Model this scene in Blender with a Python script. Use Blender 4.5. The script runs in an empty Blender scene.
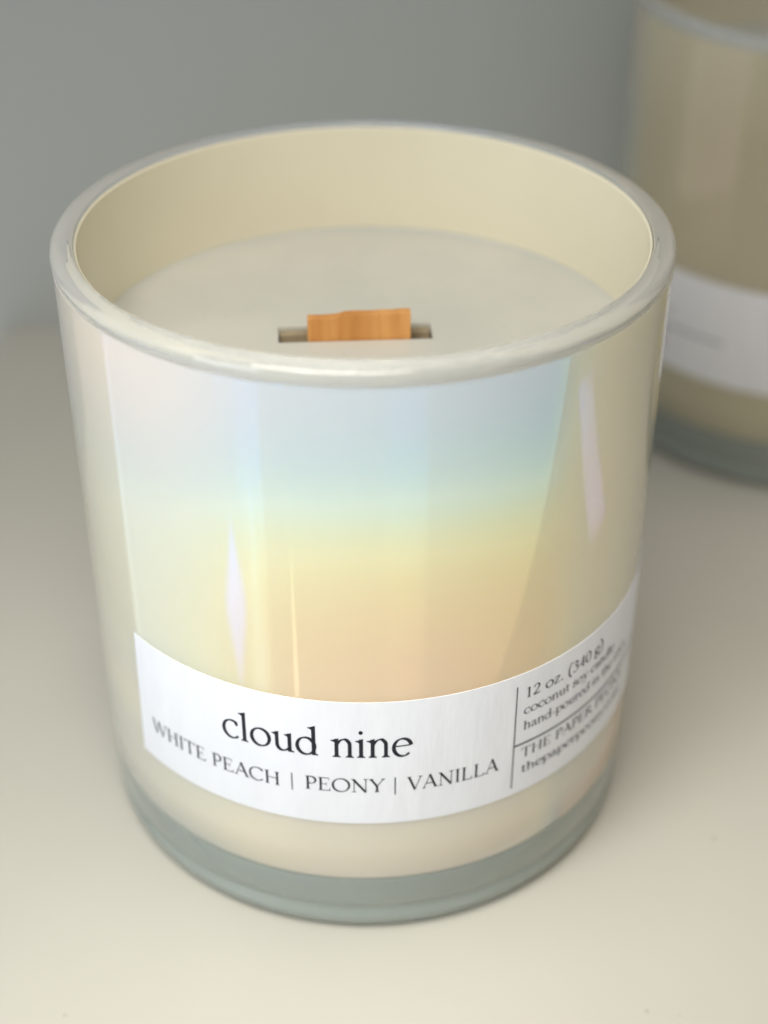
import bpy, bmesh, math, random
from mathutils import Vector, geometry

random.seed(4)
R = 0.045                    # jar radius in metres
H = 2.225                    # height of the rim's widest ring, in jar radii
PI = math.pi
sc = bpy.context.scene
C = sc.collection

# ------------------------------------------------------------------ helpers
def mat(name):
    m = bpy.data.materials.new(name)
    m.use_nodes = True
    nt = m.node_tree
    return m, nt, nt.nodes['Principled BSDF']

def node(nt, kind, **kw):
    n = nt.nodes.new(kind)
    for k, v in kw.items():
        setattr(n, k, v)
    return n

def link_mesh(name, bm, m, parent=None, smooth=True, angle=40):
    me = bpy.data.meshes.new(name)
    bmesh.ops.recalc_face_normals(bm, faces=bm.faces)
    bm.to_mesh(me)
    bm.free()
    me.materials.append(m)
    if smooth:
        for p in me.polygons:
            p.use_smooth = True
        me.set_sharp_from_angle(angle=math.radians(angle))
    o = bpy.data.objects.new(name, me)
    C.objects.link(o)
    if parent:
        o.parent = parent
    return o

def lathe(profile, n=192):
    """closed solid of revolution; profile in jar radii (r, z above the table)"""
    bm = bmesh.new()
    rings = []
    for r, z in profile:
        if r < 1e-6:
            rings.append([bm.verts.new((0, 0, z * R))])
        else:
            rings.append([bm.verts.new((r * R * math.cos(2 * PI * i / n), r * R * math.sin(2 * PI * i / n), z * R)) for i in range(n)])
    pairs = list(zip(rings, rings[1:]))
    if len(rings[0]) > 1 or len(rings[-1]) > 1:
        pairs.append((rings[-1], rings[0]))
    for a, b in pairs:
        for i in range(n):
            j = (i + 1) % n
            if len(a) == 1 and len(b) == 1:
                continue
            if len(a) == 1:
                bm.faces.new((a[0], b[i], b[j]))
            elif len(b) == 1:
                bm.faces.new((a[i], a[j], b[0]))
            else:
                bm.faces.new((a[i], a[j], b[j], b[i]))
    return bm

def arc(cx, cz, r, a0, a1, n, rz=None):
    rz = rz or r
    return [(cx + r * math.cos(math.radians(a0 + (a1 - a0) * i / n)), cz + rz * math.sin(math.radians(a0 + (a1 - a0) * i / n))) for i in range(n + 1)]

# ------------------------------------------------------------------ materials
def pearl_material(name, film_ior, base):
    m, nt, b = mat(name)
    tc = node(nt, 'ShaderNodeTexCoord')
    sep = node(nt, 'ShaderNodeSeparateXYZ')
    nt.links.new(tc.outputs['Object'], sep.inputs[0])
    # the sprayed interference film gets thicker towards the foot of the jar
    mr = node(nt, 'ShaderNodeMapRange')
    mr.inputs['From Min'].default_value = 0.75 * R
    mr.inputs['From Max'].default_value = 2.2 * R
    mr.inputs['To Min'].default_value = 0.0
    mr.inputs['To Max'].default_value = 1.0
    nt.links.new(sep.outputs['Z'], mr.inputs['Value'])
    cv = node(nt, 'ShaderNodeFloatCurve')
    c = cv.mapping.curves[0]
    for i, (x, y) in enumerate(FILM):
        if i < 2:
            c.points[i].location = (x, y)
        else:
            c.points.new(x, y)
    cv.mapping.update()
    nt.links.new(mr.outputs[0], cv.inputs['Value'])
    sc_ = node(nt, 'ShaderNodeMath', operation='MULTIPLY_ADD')
    sc_.inputs[1].default_value = 191.0
    sc_.inputs[2].default_value = 95.5
    nt.links.new(cv.outputs[0], sc_.inputs[0])
    nz = node(nt, 'ShaderNodeTexNoise')
    nz.inputs['Scale'].default_value = 18
    nz.inputs['Detail'].default_value = 2
    mp = node(nt, 'ShaderNodeMapping')
    mp.inputs['Scale'].default_value = (1, 1, .35)
    nt.links.new(tc.outputs['Object'], mp.inputs[0])
    nt.links.new(mp.outputs[0], nz.inputs['Vector'])
    ad = node(nt, 'ShaderNodeMath', operation='MULTIPLY_ADD')
    ad.inputs[1].default_value = 16.0
    nt.links.new(nz.outputs['Fac'], ad.inputs[0])
    nt.links.new(sc_.outputs[0], ad.inputs[2])
    # and drifts round the jar: thickened on the weakened left, an even peach film on the other
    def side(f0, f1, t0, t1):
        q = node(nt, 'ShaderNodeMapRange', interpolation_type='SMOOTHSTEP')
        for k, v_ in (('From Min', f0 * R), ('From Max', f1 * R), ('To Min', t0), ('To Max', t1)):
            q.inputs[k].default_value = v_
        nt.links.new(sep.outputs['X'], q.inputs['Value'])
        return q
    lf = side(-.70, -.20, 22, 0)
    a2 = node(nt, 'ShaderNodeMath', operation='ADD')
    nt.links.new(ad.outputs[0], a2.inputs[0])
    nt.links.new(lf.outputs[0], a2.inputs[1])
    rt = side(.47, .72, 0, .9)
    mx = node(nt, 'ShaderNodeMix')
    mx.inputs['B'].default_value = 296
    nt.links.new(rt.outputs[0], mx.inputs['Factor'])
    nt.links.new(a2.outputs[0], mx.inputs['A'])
    nt.links.new(mx.outputs[0], b.inputs['Thin Film Thickness'])
    fi = node(nt, 'ShaderNodeMapRange', interpolation_type='SMOOTHSTEP')      # the coating fades out towards the foot
    for k, v_ in (('From Min', .50 * R), ('From Max', 1.12 * R), ('To Min', 1.6), ('To Max', film_ior)):
        fi.inputs[k].default_value = v_
    nt.links.new(sep.outputs['Z'], fi.inputs['Value'])
    pl = side(-.70, -.20, -.36, 0)                                            # film weakened on the left to imitate paler, overlapping reflections
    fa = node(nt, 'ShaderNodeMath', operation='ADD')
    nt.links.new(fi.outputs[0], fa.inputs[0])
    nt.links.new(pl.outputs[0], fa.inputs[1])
    pr = side(.47, .68, 0, -.52)  # film weakened on the right to imitate a duller reflection
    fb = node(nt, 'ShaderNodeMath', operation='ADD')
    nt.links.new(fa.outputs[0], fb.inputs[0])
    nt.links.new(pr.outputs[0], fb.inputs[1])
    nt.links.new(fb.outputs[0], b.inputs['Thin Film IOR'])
    b.inputs['IOR'].default_value = 1.5
    b.inputs['Base Color'].default_value = (*base, 1)
    b.inputs['Coat Weight'].default_value = .6
    b.inputs['Coat Roughness'].default_value = .03
    b.inputs['Roughness'].default_value = .045
    b.inputs['Subsurface Weight'].default_value = .55      # milky, light bleeds down into the foot
    b.inputs['Subsurface Radius'].default_value = (1, .85, .6)
    b.inputs['Subsurface Scale'].default_value = .007
    # hand-blown waviness
    nb = node(nt, 'ShaderNodeTexNoise')
    nb.inputs['Scale'].default_value = 30
    nb.inputs['Detail'].default_value = 1
    nt.links.new(mp.outputs[0], nb.inputs['Vector'])
    bp = node(nt, 'ShaderNodeBump')
    bp.inputs['Strength'].default_value = .10
    bp.inputs['Distance'].default_value = .0015
    nt.links.new(nb.outputs['Fac'], bp.inputs['Height'])
    nt.links.new(bp.outputs[0], b.inputs['Normal'])
    return m

# film thickness along the jar: (height fraction, (nm - 100) / 200); the noise adds about 8 nm
FILM = [(0, .54), (1, .20), (.10, .56), (.23, .575), (.49, .53), (.62, .455), (.74, .325), (.87, .235)]

def glass_material(name, tint, rough, trans=1.0, scale=55, bump=.11):
    m, nt, b = mat(name)
    b.inputs['Base Color'].default_value = tint
    b.inputs['Roughness'].default_value = rough
    b.inputs['Transmission Weight'].default_value = trans
    b.inputs['IOR'].default_value = 1.5
    tc = node(nt, 'ShaderNodeTexCoord')
    nb = node(nt, 'ShaderNodeTexNoise')
    nb.inputs['Scale'].default_value = scale
    nt.links.new(tc.outputs['Object'], nb.inputs['Vector'])
    bp = node(nt, 'ShaderNodeBump')
    bp.inputs['Strength'].default_value = bump
    bp.inputs['Distance'].default_value = .002
    nt.links.new(nb.outputs['Fac'], bp.inputs['Height'])
    nt.links.new(bp.outputs[0], b.inputs['Normal'])
    return m

def noisy_material(name, c1, c2, scale, rough, bump=0, spec=.5, detail=3, stretch=(1, 1, 1), sss=0, bump_scale=None):
    m, nt, b = mat(name)
    tc = node(nt, 'ShaderNodeTexCoord')
    mp = node(nt, 'ShaderNodeMapping')
    mp.inputs['Scale'].default_value = stretch
    nz = node(nt, 'ShaderNodeTexNoise')
    nz.inputs['Scale'].default_value = scale
    nz.inputs['Detail'].default_value = detail
    cr = node(nt, 'ShaderNodeValToRGB')
    cr.color_ramp.elements[0].position = .35
    cr.color_ramp.elements[1].position = .65
    cr.color_ramp.elements[0].color = (*c1, 1)
    cr.color_ramp.elements[1].color = (*c2, 1)
    nt.links.new(tc.outputs['Object'], mp.inputs[0])
    nt.links.new(mp.outputs[0], nz.inputs['Vector'])
    nt.links.new(nz.outputs['Fac'], cr.inputs[0])
    nt.links.new(cr.outputs[0], b.inputs['Base Color'])
    b.inputs['Roughness'].default_value = rough
    b.inputs['Specular IOR Level'].default_value = spec
    if sss:
        b.inputs['Subsurface Weight'].default_value = sss
        b.inputs['Subsurface Radius'].default_value = (1, .8, .5)
        b.inputs['Subsurface Scale'].default_value = .004
    if bump:
        n2 = node(nt, 'ShaderNodeTexNoise')
        n2.inputs['Scale'].default_value = bump_scale or scale * 4
        n2.inputs['Detail'].default_value = 3
        nt.links.new(mp.outputs[0], n2.inputs['Vector'])
        bp = node(nt, 'ShaderNodeBump')
        bp.inputs['Strength'].default_value = bump
        bp.inputs['Distance'].default_value = .0004
        nt.links.new(n2.outputs['Fac'], bp.inputs['Height'])
        nt.links.new(bp.outputs[0], b.inputs['Normal'])
    return m

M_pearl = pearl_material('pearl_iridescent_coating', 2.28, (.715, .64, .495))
M_pearl_dim = pearl_material('dimmed_iridescent_coating', 1.9, (.54, .49, .35))  # far jar's copy, darkened base and weaker film stand in for dimmer light
M_liner = noisy_material('cream_inner_coating', (.74, .685, .525), (.77, .715, .555), 25, .22, .05, .5)
M_rim = glass_material('milky_rim_glass', (.955, .98, 1.0, 1), .008, .80, 110, .22)
M_base = glass_material('green_tinted_glass', (.87, .965, .91, 1), .008, .71, 60, .2)
M_wax = noisy_material('soy_wax', (.535, .53, .475), (.58, .57, .505), 55, .36, .12, .35, sss=.25)
M_wick = noisy_material('cherry_wood', (.52, .22, .055), (.68, .34, .11), 90, .6, .3, .3, stretch=(4, 4, .35))
M_holder = noisy_material('dull_tan_board', (.30, .24, .15), (.36, .29, .185), 120, .7, .2, .3, stretch=(4, 4, .5))
M_paper = noisy_material('textured_label_paper', (.80, .803, .818), (.83, .833, .845), 300, .6, .35, .3, stretch=(1, 1, .25), bump_scale=500)
M_ink, _nt, _b = mat('black_ink')
_b.inputs['Base Color'].default_value = (.018, .018, .026, 1)
_b.inputs['Roughness'].default_value = .55
_b.inputs['Specular IOR Level'].default_value = .2

# ------------------------------------------------------------------ serif lettering (pen-drawn outlines)
STEM, HAIR, NIB = .083, .034, math.radians(18)

def catmull(pts, n=6, closed=False):
    out = []
    N = len(pts)
    rng = range(N if closed else N - 1)
    for i in rng:
        g = (lambda k: pts[k % N]) if closed else (lambda k: pts[min(max(k, 0), N - 1)])
        p0, p1, p2, p3 = g(i - 1), g(i), g(i + 1), g(i + 2)
        for s in range(n):
            t = s / n
            out.append(tuple(.5 * (2 * p1[k] + (p2[k] - p0[k]) * t + (2 * p0[k] - 5 * p1[k] + 4 * p2[k] - p3[k]) * t * t
                                   + (3 * p1[k] - p0[k] - 3 * p2[k] + p3[k]) * t ** 3) for k in (0, 1)))
    if not closed:
        out.append(tuple(pts[-1]))
    return out

def pen(pts, closed=False, w=None, curve=True, k=1.0):
    """quads of a broad-nib stroke along pts"""
    if curve:
        pts = catmull(pts, 7, closed)
    else:
        q = []
        for a, b in zip(pts, pts[1:]):
            q += [(a[0] + (b[0] - a[0]) * i / 6, a[1] + (b[1] - a[1]) * i / 6) for i in range(6)]
        pts = q + [pts[-1]]
    N = len(pts)
    L, Rr = [], []
    for i in range(N):
        a = pts[(i - 1) % N] if closed else pts[max(i - 1, 0)]
        b = pts[(i + 1) % N] if closed else pts[min(i + 1, N - 1)]
        dx, dy = b[0] - a[0], b[1] - a[1]
        d = math.hypot(dx, dy) or 1
        phi = math.atan2(dy, dx)
        ww = w if w is not None else HAIR + (STEM - HAIR) * abs(math.sin(phi - NIB)) ** 1.3
        ww *= k
        nx, ny = -dy / d * ww / 2, dx / d * ww / 2
        L.append((pts[i][0] + nx, pts[i][1] + ny))
        Rr.append((pts[i][0] - nx, pts[i][1] - ny))
    polys = []
    for i in range(N if closed else N - 1):
        j = (i + 1) % N
        polys.append([L[i], Rr[i], Rr[j], L[j]])
    return polys

def ell(cx, cy, rx, ry, a0=0, a1=360, n=16):
    closed = abs(a1 - a0) >= 360
    m = n if closed else n + 1
    return [(cx + rx * math.cos(math.radians(a0 + (a1 - a0) * i / n)), cy + ry * math.sin(math.radians(a0 + (a1 - a0) * i / n))) for i in range(m)]

def serif(x, y, up=1, l=.085, r=.085, h=STEM / 2):
    """bracketed foot (up=1) or head (up=-1) on a stem centred on x"""
    t, br = .022 * up, .06 * up
    P = []
    P.append([(x - l, y), (x + r, y), (x + r, y + t), (x - l, y + t)])
    P.append([(x - l, y + t), (x + r, y + t), (x + h + .012, y + t * 1.5), (x - h - .012, y + t * 1.5)])
    P.append([(x - h - .012, y + t * 1.5), (x + h + .012, y + t * 1.5), (x + h, y + br), (x - h, y + br)])
    return P

def flag(x, y, l=.085):
    """slanted head serif of a lower-case stem"""
    h = STEM / 2
    return [[(x - h - l + .01, y - .045), (x + h, y + .018), (x + h, y - .06), (x - h - .005, y - .085)],
            [(x - h - l, y - .035), (x - h - l + .01, y - .055), (x - h, y - .07), (x - h + .02, y - .02)]]

def vs(x, y0, y1, w=STEM):
    return pen([(x, y0), (x, y1)], curve=False, w=w)

def ball(x, y, r):
    e = ell(x, y, r, r, 0, 360, 12)
    return [e]

X = .44
CAP = .66
def arch(x0, x1, y=X):
    return pen([(x0 + .01, y - .13), (x0 + .07, y - .045), (x0 + .15, y - .005), (x1 - .07, y - .015), (x1 - .008, y - .09), (x1, y - .18), (x1, .02)])

def G(ch):
    s = []
    if ch == 'o': return pen(ell(.25, .215, .2, .205), True), .50
    if ch == 'c':
        s = pen(ell(.245, .215, .195, .21, 48, 318, 14)); s += ball(.36, .355, .038); return s, .42
    if ch == 'l': return vs(.12, .01, .68) + flag(.12, .69) + serif(.12, 0), .24
    if ch == 'i': return vs(.12, .01, X) + flag(.12, X) + serif(.12, 0) + ball(.115, .60, .045), .24
    if ch == 'u':
        s = pen([(.12, X), (.12, .2), (.13, .1), (.18, .03), (.26, .015), (.34, .05), (.39, .1)]) + flag(.12, X, .075)
        s += vs(.395, .01, X) + flag(.395, X, .075) + [[(.36, 0), (.49, 0), (.49, .022), (.43, .05), (.36, .06)]]
        return s, .51
    if ch == 'd':
        s = pen(ell(.235, .205, .185, .2), True) + vs(.40, .01, .68) + flag(.40, .69)
        s += [[(.365, 0), (.49, 0), (.49, .022), (.44, .05), (.365, .06)]]
        return s, .51
    if ch == 'n':
        return vs(.12, .01, X) + flag(.12, X) + serif(.12, 0) + arch(.12, .395) + serif(.395, 0), .51
    if ch == 'm':
        return vs(.12, .01, X) + flag(.12, X) + serif(.12, 0) + arch(.12, .38) + serif(.38, 0, l=.07, r=.07) + arch(.38, .64) + serif(.64, 0), .76
    if ch == 'h':
        return vs(.12, .01, .68) + flag(.12, .69) + serif(.12, 0) + arch(.12, .395) + serif(.395, 0), .51
    if ch == 'r':
        return vs(.12, .01, X) + flag(.12, X) + serif(.12, 0, r=.1) + pen([(.13, .30), (.18, .38), (.25, .425), (.31, .415)], k=1.2) + ball(.305, .395, .035), .36
    if ch == 'e':
        s = pen([(.07, .245), (.2, .25), (.39, .262)], w=.026)
        s += pen(ell(.235, .215, .185, .21, 12, 318, 14))
        return s, .44
    if ch == 'a':
        s = pen([(.075, .34), (.11, .405), (.19, .43), (.27, .39), (.295, .31), (.295, .1), (.31, .03), (.36, .02), (.41, .06)], k=1)
        s += pen([(.29, .265), (.19, .225), (.10, .175), (.065, .10), (.10, .03), (.17, .015), (.24, .05), (.29, .10)])
        s += ball(.085, .335, .036)
        return s, .42
    if ch == 't':
        s = pen([(.13, .55), (.13, .3), (.13, .12), (.15, .04), (.205, .015), (.27, .05)])
        s += [[(.03, .405), (.27, .405), (.27, X), (.06, X)], [(.03, .415), (.13, .56), (.15, .56), (.15, .41)]]
        return s, .29
    if ch == 's':
        return pen([(.29, .345), (.25, .41), (.18, .43), (.09, .39), (.085, .31), (.16, .245), (.26, .19), (.30, .12), (.26, .035), (.17, .01), (.085, .04), (.05, .115)], k=1.05), .35
    if ch == 'y':
        s = pen([(.08, X - .01), (.25, .03)], curve=False, w=STEM) + pen([(.42, X - .01), (.22, -.05), (.15, -.2), (.06, -.22)], w=.034)
        return s + serif(.08, X, -1, .08, .1, .02) + serif(.42, X, -1, .08, .06, .01) + ball(.07, -.205, .04), .46
    if ch == 'p':
        s = vs(.12, -.22, X) + flag(.12, X) + serif(.12, -.225) + pen(ell(.285, .215, .19, .205), True)
        return s, .52
    if ch == 'g':
        s = pen(ell(.21, .29, .145, .14), True) + pen([(.12, .17), (.08, .1), (.14, .05), (.3, .03), (.39, -.03), (.36, -.15), (.22, -.215), (.08, -.17), (.06, -.08), (.14, .0)])
        return s + pen([(.31, .38), (.37, .43), (.44, .43)], w=.04), .45
    if ch == 'z':
        return [[(.05, .405), (.36, .405), (.36, X), (.05, X)]] + pen([(.35, .43), (.06, .01)], curve=False, w=.07) + [[(.04, 0), (.38, 0), (.38, .035), (.04, .035)], [(.36, 0), (.38, 0), (.395, .11), (.375, .11)], [(.05, X), (.07, X), (.055, .34), (.035, .34)]], .42
    if ch == '.': return ball(.1, .04, .05), .21
    if ch == '-': return [[(.04, .17), (.25, .19), (.25, .235), (.04, .215)]], .29
    if ch == '|': return vs(.15, -.16, .68, .035), .30
    if ch == '(': return pen([(.26, .74), (.12, .55), (.075, .28), (.12, .0), (.26, -.2)], k=1), .30
    if ch == ')': return pen([(.04, .74), (.18, .55), (.225, .28), (.18, .0), (.04, -.2)], k=1), .30
    if ch == '1': return vs(.22, .01, .64) + serif(.22, 0) + pen([(.09, .56), (.22, .64)], curve=False, w=.035), .42
    if ch == '2':
        return pen([(.07, .5), (.12, .6), (.22, .64), (.33, .58), (.34, .45), (.26, .3), (.05, .03)]) + [[(.04, 0), (.38, 0), (.41, .12), (.385, .12), (.36, .065), (.07, .065)]], .45
    if ch == '3':
        return pen([(.08, .54), (.15, .63), (.25, .63), (.32, .55), (.29, .43), (.16, .36)]) + pen([(.16, .355), (.3, .33), (.37, .2), (.32, .06), (.19, 0), (.06, .05)]), .44
    if ch == '4': return vs(.31, .0, .64) + pen([(.31, .63), (.04, .19)], curve=False, w=.03) + [[(.03, .16), (.42, .16), (.42, .215), (.03, .2)]] + serif(.31, 0, l=.07, r=.07), .46
    if ch == '0': return pen(ell(.23, .32, .175, .315), True), .46
    if ch == 'H': return vs(.13, .01, CAP) + vs(.53, .01, CAP) + pen([(.13, .34), (.53, .34)], curve=False, w=.03) + serif(.13, 0) + serif(.53, 0) + serif(.13, CAP, -1) + serif(.53, CAP, -1), .66
    if ch == 'I': return vs(.14, .01, CAP) + serif(.14, 0) + serif(.14, CAP, -1), .28
    if ch == 'T': return vs(.29, .01, CAP) + serif(.29, 0) + [[(.03, .625), (.55, .625), (.55, CAP), (.03, CAP)], [(.025, .52), (.045, .52), (.075, .64), (.03, .655)], [(.555, .52), (.535, .52), (.505, .64), (.55, .655)]], .58
    if ch in 'EL':
        s = vs(.13, .01, CAP) + serif(.13, 0) + serif(.13, CAP, -1)
        s += [[(.13, 0), (.47, 0), (.49, .14), (.465, .14), (.43, .035), (.13, .032)]]
        if ch == 'E':
            s += [[(.13, .63), (.42, .63), (.43, .53), (.45, .53), (.44, CAP), (.13, CAP)], [(.13, .325), (.34, .325), (.34, .355), (.13, .355)], [(.33, .26), (.35, .26), (.35, .42), (.33, .42)]]
            return s, .53
        return s, .52
    if ch == 'P': return vs(.13, .01, CAP) + serif(.13, 0) + serif(.13, CAP, -1) + pen([(.13, .64), (.26, .645), (.37, .60), (.42, .49), (.38, .37), (.28, .305), (.16, .31)]), .48
    if ch == 'R': return vs(.13, .01, CAP) + serif(.13, 0) + serif(.13, CAP, -1) + pen([(.13, .64), (.26, .645), (.36, .60), (.40, .50), (.36, .39), (.27, .335), (.16, .34)]) + pen([(.26, .34), (.56, .015)], curve=False, w=STEM) + [[(.48, 0), (.64, 0), (.64, .02), (.53, .06)]], .59
    if ch == 'A': return pen([(.07, .01), (.31, CAP)], curve=False, w=.03) + pen([(.30, CAP + .01), (.54, .01)], curve=False, w=STEM + .008) + pen([(.15, .235), (.45, .235)], curve=False, w=.042) + serif(.07, 0, l=.07, r=.08, h=.015) + serif(.55, 0, l=.09, r=.08), .62
    if ch == 'V': return pen([(.07, CAP - .01), (.31, .0)], curve=False, w=STEM + .008) + pen([(.53, CAP - .01), (.31, .0)], curve=False, w=.03) + serif(.07, CAP, -1, .07, .09) + serif(.53, CAP, -1, .08, .07, .015), .60
    if ch == 'W':
        return (pen([(.07, CAP - .01), (.27, .0)], curve=False, w=STEM) + pen([(.43, CAP - .01), (.27, .0)], curve=False, w=.03)
                + pen([(.41, CAP - .01), (.62, .0)], curve=False, w=STEM) + pen([(.81, CAP - .01), (.62, .0)], curve=False, w=.03)
                + serif(.07, CAP, -1, .07, .08) + serif(.42, CAP, -1, .08, .06) + serif(.81, CAP, -1, .08, .07, .015)), .87
    if ch == 'N': return vs(.13, .01, CAP, .032) + vs(.56, .0, CAP, .032) + pen([(.10, CAP - .01), (.56, -.005)], curve=False, w=STEM + .01) + serif(.13, 0, h=.015) + serif(.56, CAP, -1, h=.015) + [[(.02, CAP), (.14, CAP), (.14, CAP - .03), (.02, CAP - .022)]], .68
    if ch == 'Y': return pen([(.07, CAP - .01), (.29, .29)], curve=False, w=STEM) + pen([(.52, CAP - .01), (.29, .29)], curve=False, w=.03) + vs(.29, .01, .31) + serif(.29, 0) + serif(.07, CAP, -1, .07, .08) + serif(.52, CAP, -1, .08, .07, .015), .58
    if ch == 'O': return pen(ell(.35, .33, .30, .325), True), .70
    if ch == 'C': return pen(ell(.345, .33, .295, .325, 42, 318, 16)) + [[(.55, .50), (.575, .50), (.575, .66), (.555, .64)]], .62
    if ch == 'U': return pen([(.13, CAP), (.13, .22), (.16, .08), (.28, .01), (.41, .02), (.50, .1), (.52, .24), (.52, CAP)]) + serif(.13, CAP, -1) + serif(.52, CAP, -1, h=.015), .64
    if ch == 'S': return pen([(.40, .53), (.34, .62), (.24, .65), (.12, .60), (.09, .49), (.16, .39), (.31, .31), (.42, .23), (.43, .11), (.34, .02), (.2, .0), (.09, .06), (.06, .16)]), .49
    return [], .25

def text_polys(txt, size, deg0, deg1, z):
    """lay txt out between two angles on the jar, baseline at z (radii below the rim ring)"""
    adv, items = 0, []
    for ch in txt:
        g, a = G(ch)
        items.append((adv, g))
        adv += a
    first, last = .05, .04
    u0, u1 = math.radians(deg0), math.radians(deg1)
    sx = (u1 - u0) / (adv - first - last)
    out = []
    for x0, g in items:
        for p in g:
            out.append([(u0 + (x0 + x - first) * sx, z + y * size) for x, y in p])
    return out

def rect_polys(deg0, deg1, z0, z1, n):
    u0, u1 = math.radians(deg0), math.radians(deg1)
    return [[(u0 + (u1 - u0) * i / n, z0), (u0 + (u1 - u0) * (i + 1) / n, z0), (u0 + (u1 - u0) * (i + 1) / n, z1), (u0 + (u1 - u0) * i / n, z1)] for i in range(n)]

def on_jar(u, z, r):
    return (r * R * math.sin(u), -r * R * math.cos(u), (H + z) * R)

def ink(name, polys, parent, r=1.0050):
    bm = bmesh.new()
    for k, p in enumerate(polys):
        rr = r + .000004 * (k % 97)
        vs_ = [bm.verts.new(on_jar(u, z, rr)) for u, z in p]
        try:
            f = bm.faces.new(vs_)
        except ValueError:
            continue
    me = bpy.data.meshes.new(name)
    # printing faces outwards
    for f in bm.faces:
        f.normal_update()
        c = f.calc_center_median()
        if f.normal.x * c.x + f.normal.y * c.y < 0:
            f.normal_flip()
    bm.to_mesh(me)
    bm.free()
    me.materials.append(M_ink)
    o = bpy.data.objects.new(name, me)
    C.objects.link(o)
    o.parent = parent
    return o

# ------------------------------------------------------------------ the candle
def make_candle():
    t = bpy.data.objects.new('candle', None)
    t.empty_display_size = .03
    C.objects.link(t)
    RB, RT = .258, H - .036            # bottom and top of the coated wall
    RI = .920
    # coated wall: outer skin
    prof = [(.0, RB - .012), (.90, RB - .012), (.955, RB - .006), (.970, RB + .006), (.970, RB + .016), (.994, RB + .016), (1.0, RB + .024)]
    prof += [(1.0, RB + .024 + (RT - RB - .024) * i / 14) for i in range(1, 15)]
    prof += [(.952, RT), (.952, .45), (0, .45)]
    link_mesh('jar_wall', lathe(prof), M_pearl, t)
    # inner coating
    prof = [(.9515, RT - .002), (.9515, .46), (RI, .46), (RI, H + .004), (RI + .006, H + .010), (RI + .0085, H + .004), (RI + .009, RT - .002)]
    link_mesh('inner_coating', lathe(prof), M_liner, t)
    # fire-polished glass lip
    prof = [(RI + .0095, RT - .006), (.992, RT - .006), (.9985, RT + .001)] + arc(.974, H - .008, .0295, -35, 90, 12, .029) + [(.962, H + .0252), (.952, H + .0245)] + arc(.944, H + .012, .0145, 85, 180, 6, .012)
    link_mesh('rim', lathe(prof), M_rim, t, angle=60)
    # thick clear foot
    prof = [(0, .085), (.45, .075), (.66, .045), (.76, .016), (.82, .004), (.885, .001), (.92, .001)] + arc(.915, .078, .080, -82, -5, 12) + [(.990, .092), (.984, .106), (.984, .120), (.992, .136), (1.0, .16), (.9995, RB + .0135), (.93, RB + .0135), (0, RB + .0135)]
    link_mesh('glass_base', lathe(prof), M_base, t, angle=60)
    # wax with the wick slot
    zt = H - .40
    x0, x1, y0, y1, dz = -.292, .232, -.012, .105, .10
    n = 128
    bm = bmesh.new()
    def ring(r, z):
        return [bm.verts.new((r * R * math.cos(2 * PI * i / n), r * R * math.sin(2 * PI * i / n), z * R)) for i in range(n)]
    rings = [ring(.935, zt + .030), ring(.918, zt + .012), ring(.895, zt + .003), ring(.86, zt)]
    for a, b in zip(rings, rings[1:]):
        for i in range(n):
            bm.faces.new((a[i], a[(i + 1) % n], b[(i + 1) % n], b[i]))
    bot = ring(.935, .47)
    for i in range(n):
        bm.faces.new((bot[i], bot[(i + 1) % n], rings[0][(i + 1) % n], rings[0][i]))
    bm.faces.new(bot)
    hole = [bm.verts.new((x * R, y * R, zt * R)) for x, y in ((x0, y0), (x1, y0), (x1, y1), (x0, y1))]
    low = [bm.verts.new((v.co.x, v.co.y, (zt - dz) * R)) for v in hole]
    allv = rings[-1] + hole
    for tri in geometry.tessellate_polygon([[v.co for v in rings[-1]], [v.co for v in hole]]):
        bm.faces.new([allv[i] for i in tri])
    for i in range(4):
        bm.faces.new((hole[i], hole[(i + 1) % 4], low[(i + 1) % 4], low[i]))
    bm.faces.new(low)
    link_mesh('wax', bm, M_wax, t, angle=30)
    # wooden wick: a stepped, slightly warped plate
    bm = bmesh.new()
    def plate(xa, xb, ya, yb, za, tops):
        m_ = len(tops) - 1
        f, b = [], []
        for i in range(m_ + 1):
            x = xa + (xb - xa) * i / m_
            w = .002 * math.sin(i * 1.7)
            f.append((bm.verts.new((x * R, (ya + w) * R, za * R)), bm.verts.new((x * R, (ya + w) * R, (zt + tops[i]) * R))))
            b.append((bm.verts.new((x * R, (yb + w) * R, za * R)), bm.verts.new((x * R, (yb + w) * R, (zt + tops[i]) * R))))
        for i in range(m_):
            bm.faces.new((f[i][0], f[i + 1][0], f[i + 1][1], f[i][1]))
            bm.faces.new((b[i][0], b[i][1], b[i + 1][1], b[i + 1][0]))
            bm.faces.new((f[i][1], f[i + 1][1], b[i + 1][1], b[i][1]))
            bm.faces.new((f[i][0], b[i][0], b[i + 1][0], f[i + 1][0]))
        for i in (0, m_):
            bm.faces.new((f[i][0], f[i][1], b[i][1], b[i][0]))
    plate(-.192, .156, -.006, .034, zt - dz + .002, [.078, .079, .0785, .080, .080, .081, .0895, .091, .090, .0905, .091, .090, .091, .092, .0915, .093, .0935, .094])
    link_mesh('wick', bm, M_wick, t, smooth=False)
    bm = bmesh.new()
    plate(-.286, .226, .060, .096, zt - dz + .002, [-.012, -.010, -.011, -.009, -.010, -.012, -.010])
    link_mesh('wick_holder', bm, M_holder, t, smooth=False)
    # label
    bm = bmesh.new()
    n, m_ = 120, 8
    d0, d1, ztop, zbot = -52.8, 104.0, -1.150, -1.677
    def sheet(r):
        return [[bm.verts.new(on_jar(math.radians(d0 - 1.2 * (1 - j / m_) + (d1 - d0) * i / n), zbot + (ztop - zbot) * j / m_, r)) for i in range(n + 1)] for j in range(m_ + 1)]
    A, B = sheet(1.0012), sheet(1.0042)
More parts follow.
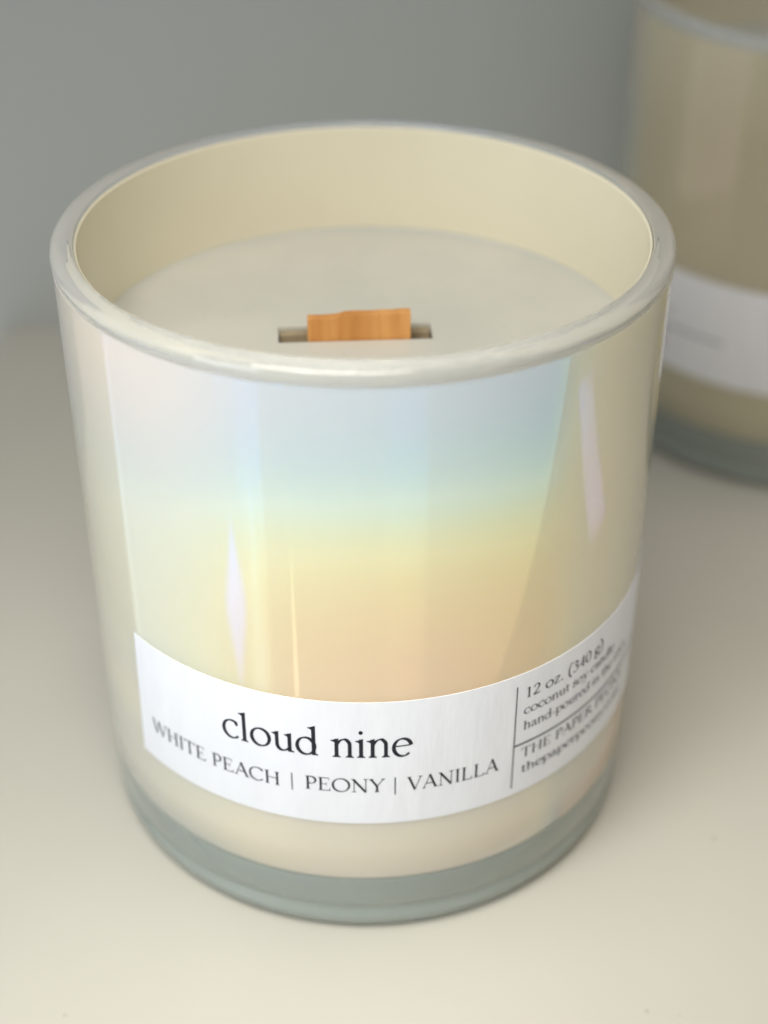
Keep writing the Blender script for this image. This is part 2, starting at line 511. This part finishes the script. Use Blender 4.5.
    for j in range(m_):
        for i in range(n):
            bm.faces.new((B[j][i], B[j][i + 1], B[j + 1][i + 1], B[j + 1][i]))
            bm.faces.new((A[j][i], A[j + 1][i], A[j + 1][i + 1], A[j][i + 1]))
        for i in (0, n):
            bm.faces.new((A[j][i], B[j][i], B[j + 1][i], A[j + 1][i]))
    for i in range(n):
        for j in (0, m_):
            bm.faces.new((A[j][i], A[j][i + 1], B[j][i + 1], B[j][i]))
    lab = link_mesh('label', bm, M_paper, t)
    ink('title_lettering', text_polys('cloud nine', .178, -30.3, 5.2, -1.381), lab)
    p = text_polys('WHITE PEACH', .088, -49.4, -19.4, -1.540) + text_polys('PEONY', .088, -14.3, .3, -1.533) + text_polys('VANILLA', .088, 4.9, 22.7, -1.534)
    for dg in (-16.95, 2.4):
        p += rect_polys(dg - .11, dg + .11, -1.548, -1.472, 1)
    ink('scent_lettering', p, lab)
    p = text_polys('12 oz. (340 g)', .068, 28.1, 49.8, -1.260)
    p += text_polys('coconut soy candle', .056, 28.0, 55.2, -1.328)
    p += text_polys('hand-poured in the USA', .056, 28.1, 62.0, -1.397)
    p += text_polys('THE PAPER PEONY', .063, 28.0, 61.5, -1.520)
    p += text_polys('thepaperpeony.com', .055, 28.3, 61.0, -1.590)
    ink('small_print', p, lab)
    p = rect_polys(25.95, 26.20, -1.645, -1.198, 1) + rect_polys(26.2, 80, -1.460, -1.453, 40)
    ink('divider_line', p, lab)
    return t

def children(o):
    return [c for c in bpy.data.objects if c.parent == o]

def copy_tree(o, parent=None):
    c = o.copy()
    C.objects.link(c)
    c.parent = parent
    for ch in children(o):
        if ch != c:
            copy_tree(ch, c)
    return c

candle = make_candle()
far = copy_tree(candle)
candle['label'] = 'sharp front candle in pearly iridescent tumbler, its white label reading cloud nine'
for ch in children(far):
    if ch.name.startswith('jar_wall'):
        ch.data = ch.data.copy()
        ch.data.materials[0] = M_pearl_dim
far['label'] = 'blurred candle cut off by the right edge of the photo, standing behind'
for o in (candle, far):
    o['category'] = 'candle'
    o['group'] = 'iridescent jar candles on the shelf'
candle.rotation_euler = (0, 0, 0)
far.location = (2.46 * R, 2.66 * R, 0)
far.rotation_euler = (0, 0, math.radians(-118))

# ------------------------------------------------------------------ the setting
M_table = noisy_material('warm_white_laminate', (.535, .513, .445), (.565, .54, .47), 12, .34, .03, .4, bump_scale=250)
def specks(m, scale, size, dark):
    nt = m.node_tree
    b = nt.nodes['Principled BSDF']
    src = b.inputs['Base Color'].links[0].from_socket
    tc = node(nt, 'ShaderNodeTexCoord')
    vo = node(nt, 'ShaderNodeTexVoronoi')
    vo.inputs['Scale'].default_value = scale
    nt.links.new(tc.outputs['Object'], vo.inputs['Vector'])
    q = node(nt, 'ShaderNodeMapRange')
    for k, v_ in (('From Min', size * .4 * scale), ('From Max', size * scale), ('To Min', 1), ('To Max', 0)):
        q.inputs[k].default_value = v_
    nt.links.new(vo.outputs['Distance'], q.inputs['Value'])
    mx = node(nt, 'ShaderNodeMix', data_type='RGBA')
    nt.links.new(q.outputs[0], mx.inputs['Factor'])
    nt.links.new(src, mx.inputs['A'])
    mx.inputs['B'].default_value = (*dark, 1)
    nt.links.new(mx.outputs['Result'], b.inputs['Base Color'])
specks(M_table, 75, .0006, (.45, .425, .36))
specks(M_wax, 260, .0004, (.50, .49, .43))
M_wall = noisy_material('grey_painted_wall', (.48, .49, .46), (.51, .52, .485), 8, .7, .1, .3, bump_scale=400)

bm = bmesh.new()
yb, th, ro = 3.78 * R, .38 * R, .05 * R
edge = catmull([(-2.06, 3.78), (-2.04, 2.0), (-2.0, .4), (-1.78, -.55), (-1.50, -1.12), (-1.20, -1.46), (-.75, -1.64), (0, -1.71), (1.2, -1.75), (3, -1.77), (9, -1.77)], 8)
edge = [(x * R, y * R) for x, y in edge]
nrm = []
for i in range(len(edge)):
    p, q = edge[max(i - 1, 0)], edge[min(i + 1, len(edge) - 1)]
    d = math.hypot(q[0] - p[0], q[1] - p[1])
    nrm.append(((q[1] - p[1]) / d, -(q[0] - p[0]) / d))
def inset(d, z):
    return [bm.verts.new((x - (-n[0]) * -d, y - (-n[1]) * -d, z)) for (x, y), n in zip(edge, nrm)]
rows = []
for i in range(7):
    a_ = PI / 2 * i / 6
    rows.append(inset(ro * (1 - math.sin(a_)), -ro * (1 - math.cos(a_))))
for i in range(7):
    a_ = PI / 2 * i / 6
    rows.append(inset(ro * (1 - math.cos(a_)), -th + ro * (1 - math.sin(a_))))
for a, b in zip(rows, rows[1:]):
    for i in range(len(edge) - 1):
        bm.faces.new((a[i], a[i + 1], b[i + 1], b[i]))
back_t, back_b = bm.verts.new((9 * R, yb, 0)), bm.verts.new((9 * R, yb, -th))
bm.faces.new(rows[0] + [back_t])
bm.faces.new(rows[-1][::-1] + [back_b])
tb = link_mesh('tabletop', bm, M_table)
tb['kind'] = 'structure'

bm = bmesh.new()
bmesh.ops.create_cube(bm, size=1)
for v in bm.verts:
    v.co = Vector((v.co.x * 16 * R + 3 * R, v.co.y * .5 * R + yb + .2515 * R, v.co.z * 12 * R + 4.5 * R))
wl = link_mesh('wall', bm, M_wall, smooth=False)
wl['kind'] = 'structure'

# ------------------------------------------------------------------ light: the room around the shelf, and soft lamps, some added
w = bpy.data.worlds.new('World')
sc.world = w
w.use_nodes = True
nt = w.node_tree
bg = nt.nodes['Background']
tc = node(nt, 'ShaderNodeTexCoord')
sep = node(nt, 'ShaderNodeSeparateXYZ')
nt.links.new(tc.outputs['Generated'], sep.inputs[0])
neg = node(nt, 'ShaderNodeMath', operation='MULTIPLY')
neg.inputs[1].default_value = -1
nt.links.new(sep.outputs['Y'], neg.inputs[0])
at = node(nt, 'ShaderNodeMath', operation='ARCTAN2')
nt.links.new(sep.outputs['X'], at.inputs[0])
nt.links.new(neg.outputs[0], at.inputs[1])
fr = node(nt, 'ShaderNodeMath', operation='MULTIPLY_ADD')
fr.inputs[1].default_value = 1 / (2 * PI)
fr.inputs[2].default_value = .5
nt.links.new(at.outputs[0], fr.inputs[0])
ramp = node(nt, 'ShaderNodeValToRGB')
nt.links.new(fr.outputs[0], ramp.inputs[0])
ROOM = [(-180, .30, .8), (-113, .50, .8), (-112, 1.15, -.3), (-110.5, 1.15, -.3), (-109.8, .90, -.3), (-70, .96, -.4), (-51.5, 1.02, -.4), (-50.5, 1.12, -.7), (-42, 1.12, -.7), (-41, .92, 0),
        (3, .90, 0), (6, .97, -.1), (19, .94, -.1), (21, .80, .2), (55, .78, .7), (82, .80, .9), (96, 1.15, 1), (118, 1.15, 1), (130, .15, 1), (180, .15, .8)]
els = ramp.color_ramp.elements
while len(els) > 1:
    els.remove(els[-1])
for i, (a_, v, warm) in enumerate(ROOM):
    p = (a_ + 180) / 360
    e = els[0] if i == 0 else els.new(p)
    e.position = p
    e.color = (v * (1 + .07 * warm), v, v * (1 - .16 * warm), 1)
# above the eye line the room is dimmer
mr = node(nt, 'ShaderNodeMapRange')
mr.inputs['From Min'].default_value = -.42
mr.inputs['From Max'].default_value = -.12
mr.inputs['To Min'].default_value = 1.0
mr.inputs['To Max'].default_value = .32
nt.links.new(sep.outputs['Z'], mr.inputs['Value'])
def diamond(az, el, wa, we, color, prev, soft=.5):
    def m_(op, x, y):
        q = node(nt, 'ShaderNodeMath', operation=op)
        for k, v_ in enumerate((x, y)):
            if v_ is None:
                continue
            if isinstance(v_, (int, float)):
                q.inputs[k].default_value = v_
            else:
                nt.links.new(v_, q.inputs[k])
        return q.outputs[0]
    da = m_('MULTIPLY', m_('ABSOLUTE', m_('SUBTRACT', at.outputs[0], math.radians(az)), None), 1 / math.radians(wa))
    de = m_('MULTIPLY', m_('ABSOLUTE', m_('SUBTRACT', sep.outputs['Z'], math.sin(math.radians(el))), None), 1 / math.radians(we))
    q = node(nt, 'ShaderNodeMapRange', interpolation_type='SMOOTHSTEP')
    for k, v_ in (('From Min', 1), ('From Max', 1 - soft), ('To Min', 0), ('To Max', 1)):
        q.inputs[k].default_value = v_
    nt.links.new(m_('ADD', da, de), q.inputs['Value'])
    mx = node(nt, 'ShaderNodeMix', data_type='RGBA', blend_type='ADD')
    nt.links.new(q.outputs[0], mx.inputs['Factor'])
    nt.links.new(prev, mx.inputs['A'])
    mx.inputs['B'].default_value = (*color, 1)
    return mx.outputs['Result']
room = diamond(-55.5, -37.4, 6, 2.8, (.0, .10, 3.4), ramp.outputs[0], .4)      # violet patch added for the left reflection
room = diamond(-46.5, -39.5, 5.5, 7, (.06, .22, .8), room, .8)                     # pale patch added to whiten the reflected band
room = diamond(-31.5, -41, .7, 6, (1.2, 1.5, 2.5), room, .6)                     # bright sliver
nt.links.new(room, bg.inputs['Color'])
# a bright patch straight above, added for the rim's highlights
ov = node(nt, 'ShaderNodeMapRange', interpolation_type='SMOOTHSTEP')
for k, v_ in (('From Min', .955), ('From Max', .968), ('To Min', 0), ('To Max', 2.6)):
    ov.inputs[k].default_value = v_
nt.links.new(sep.outputs['Z'], ov.inputs['Value'])
sm = node(nt, 'ShaderNodeMath', operation='ADD')
nt.links.new(mr.outputs[0], sm.inputs[0])
nt.links.new(ov.outputs[0], sm.inputs[1])
nt.links.new(sm.outputs[0], bg.inputs['Strength'])

def area(name, loc, target, size, power, color):
    l = bpy.data.lights.new(name, 'AREA')
    l.shape = 'RECTANGLE'
    l.size, l.size_y = size[0] * R, size[1] * R
    l.energy = power
    l.color = color
    o = bpy.data.objects.new(name, l)
    C.objects.link(o)
    o.location = Vector(loc) * R
    o.rotation_euler = (Vector(target) * R - o.location).to_track_quat('-Z', 'Y').to_euler()
    return o

area('ceiling_lamp', (-.9, -3.2, 5.6), (0, -1.7, 0), (3.6, 2.2), .25, (1, .97, .90)).data.spread = math.radians(110)

# added lamp: lights the shelf violet so the jar's right side reflects it
sl = area('added_violet_light', (3.65, -.68, 3.0), (3.65, -.68, 0), (1.7, .44), .22, (.30, .22, 1))
sl.rotation_euler = (0, 0, math.radians(-28))
sl.data.spread = math.radians(1.5)

area('added_side_fill', (4.6, -1.6, 3.4), (3.4, -.8, 0), (1.2, 1.2), .010, (1, .87, .80)).data.spread = math.radians(70)  # added warm fill, brightens the jar's right side and the shelf it reflects
area('window_lamp', (-5.2, -5.0, 3.0), (0, -.5, .8), (3.0, 3.0), .085, (.78, .90, 1)).data.spread = math.radians(85)

# ------------------------------------------------------------------ camera
f, pitch, L, V, cx, yaw = 1491.233, .5932, 4.5203, 1.9415, -.2065, .0603
cam = bpy.data.cameras.new('camera')
co = bpy.data.objects.new('camera', cam)
C.objects.link(co)
co.location = (cx * R, -L * R, (H + V) * R)
co.rotation_euler = (PI / 2 - pitch, 0, -yaw)
cam.sensor_fit = 'VERTICAL'
cam.sensor_height = 24
cam.lens = 24 * f / 1024
cam.clip_start = .01
cam.clip_end = 50
cam.dof.use_dof = True
cam.dof.focus_distance = 4.62 * R
cam.dof.aperture_fstop = (cam.lens / 1000) / (.130 * R)
sc.camera = co

sc.view_settings.view_transform = 'Standard'
sc.view_settings.look = 'None'
sc.view_settings.exposure = .03
sc.view_settings.gamma = 1
sc.render.engine = 'CYCLES'
sc.cycles.use_denoising = True
sc.cycles.max_bounces = 12
sc.cycles.transmission_bounces = 10
sc.cycles.sample_clamp_indirect = 12
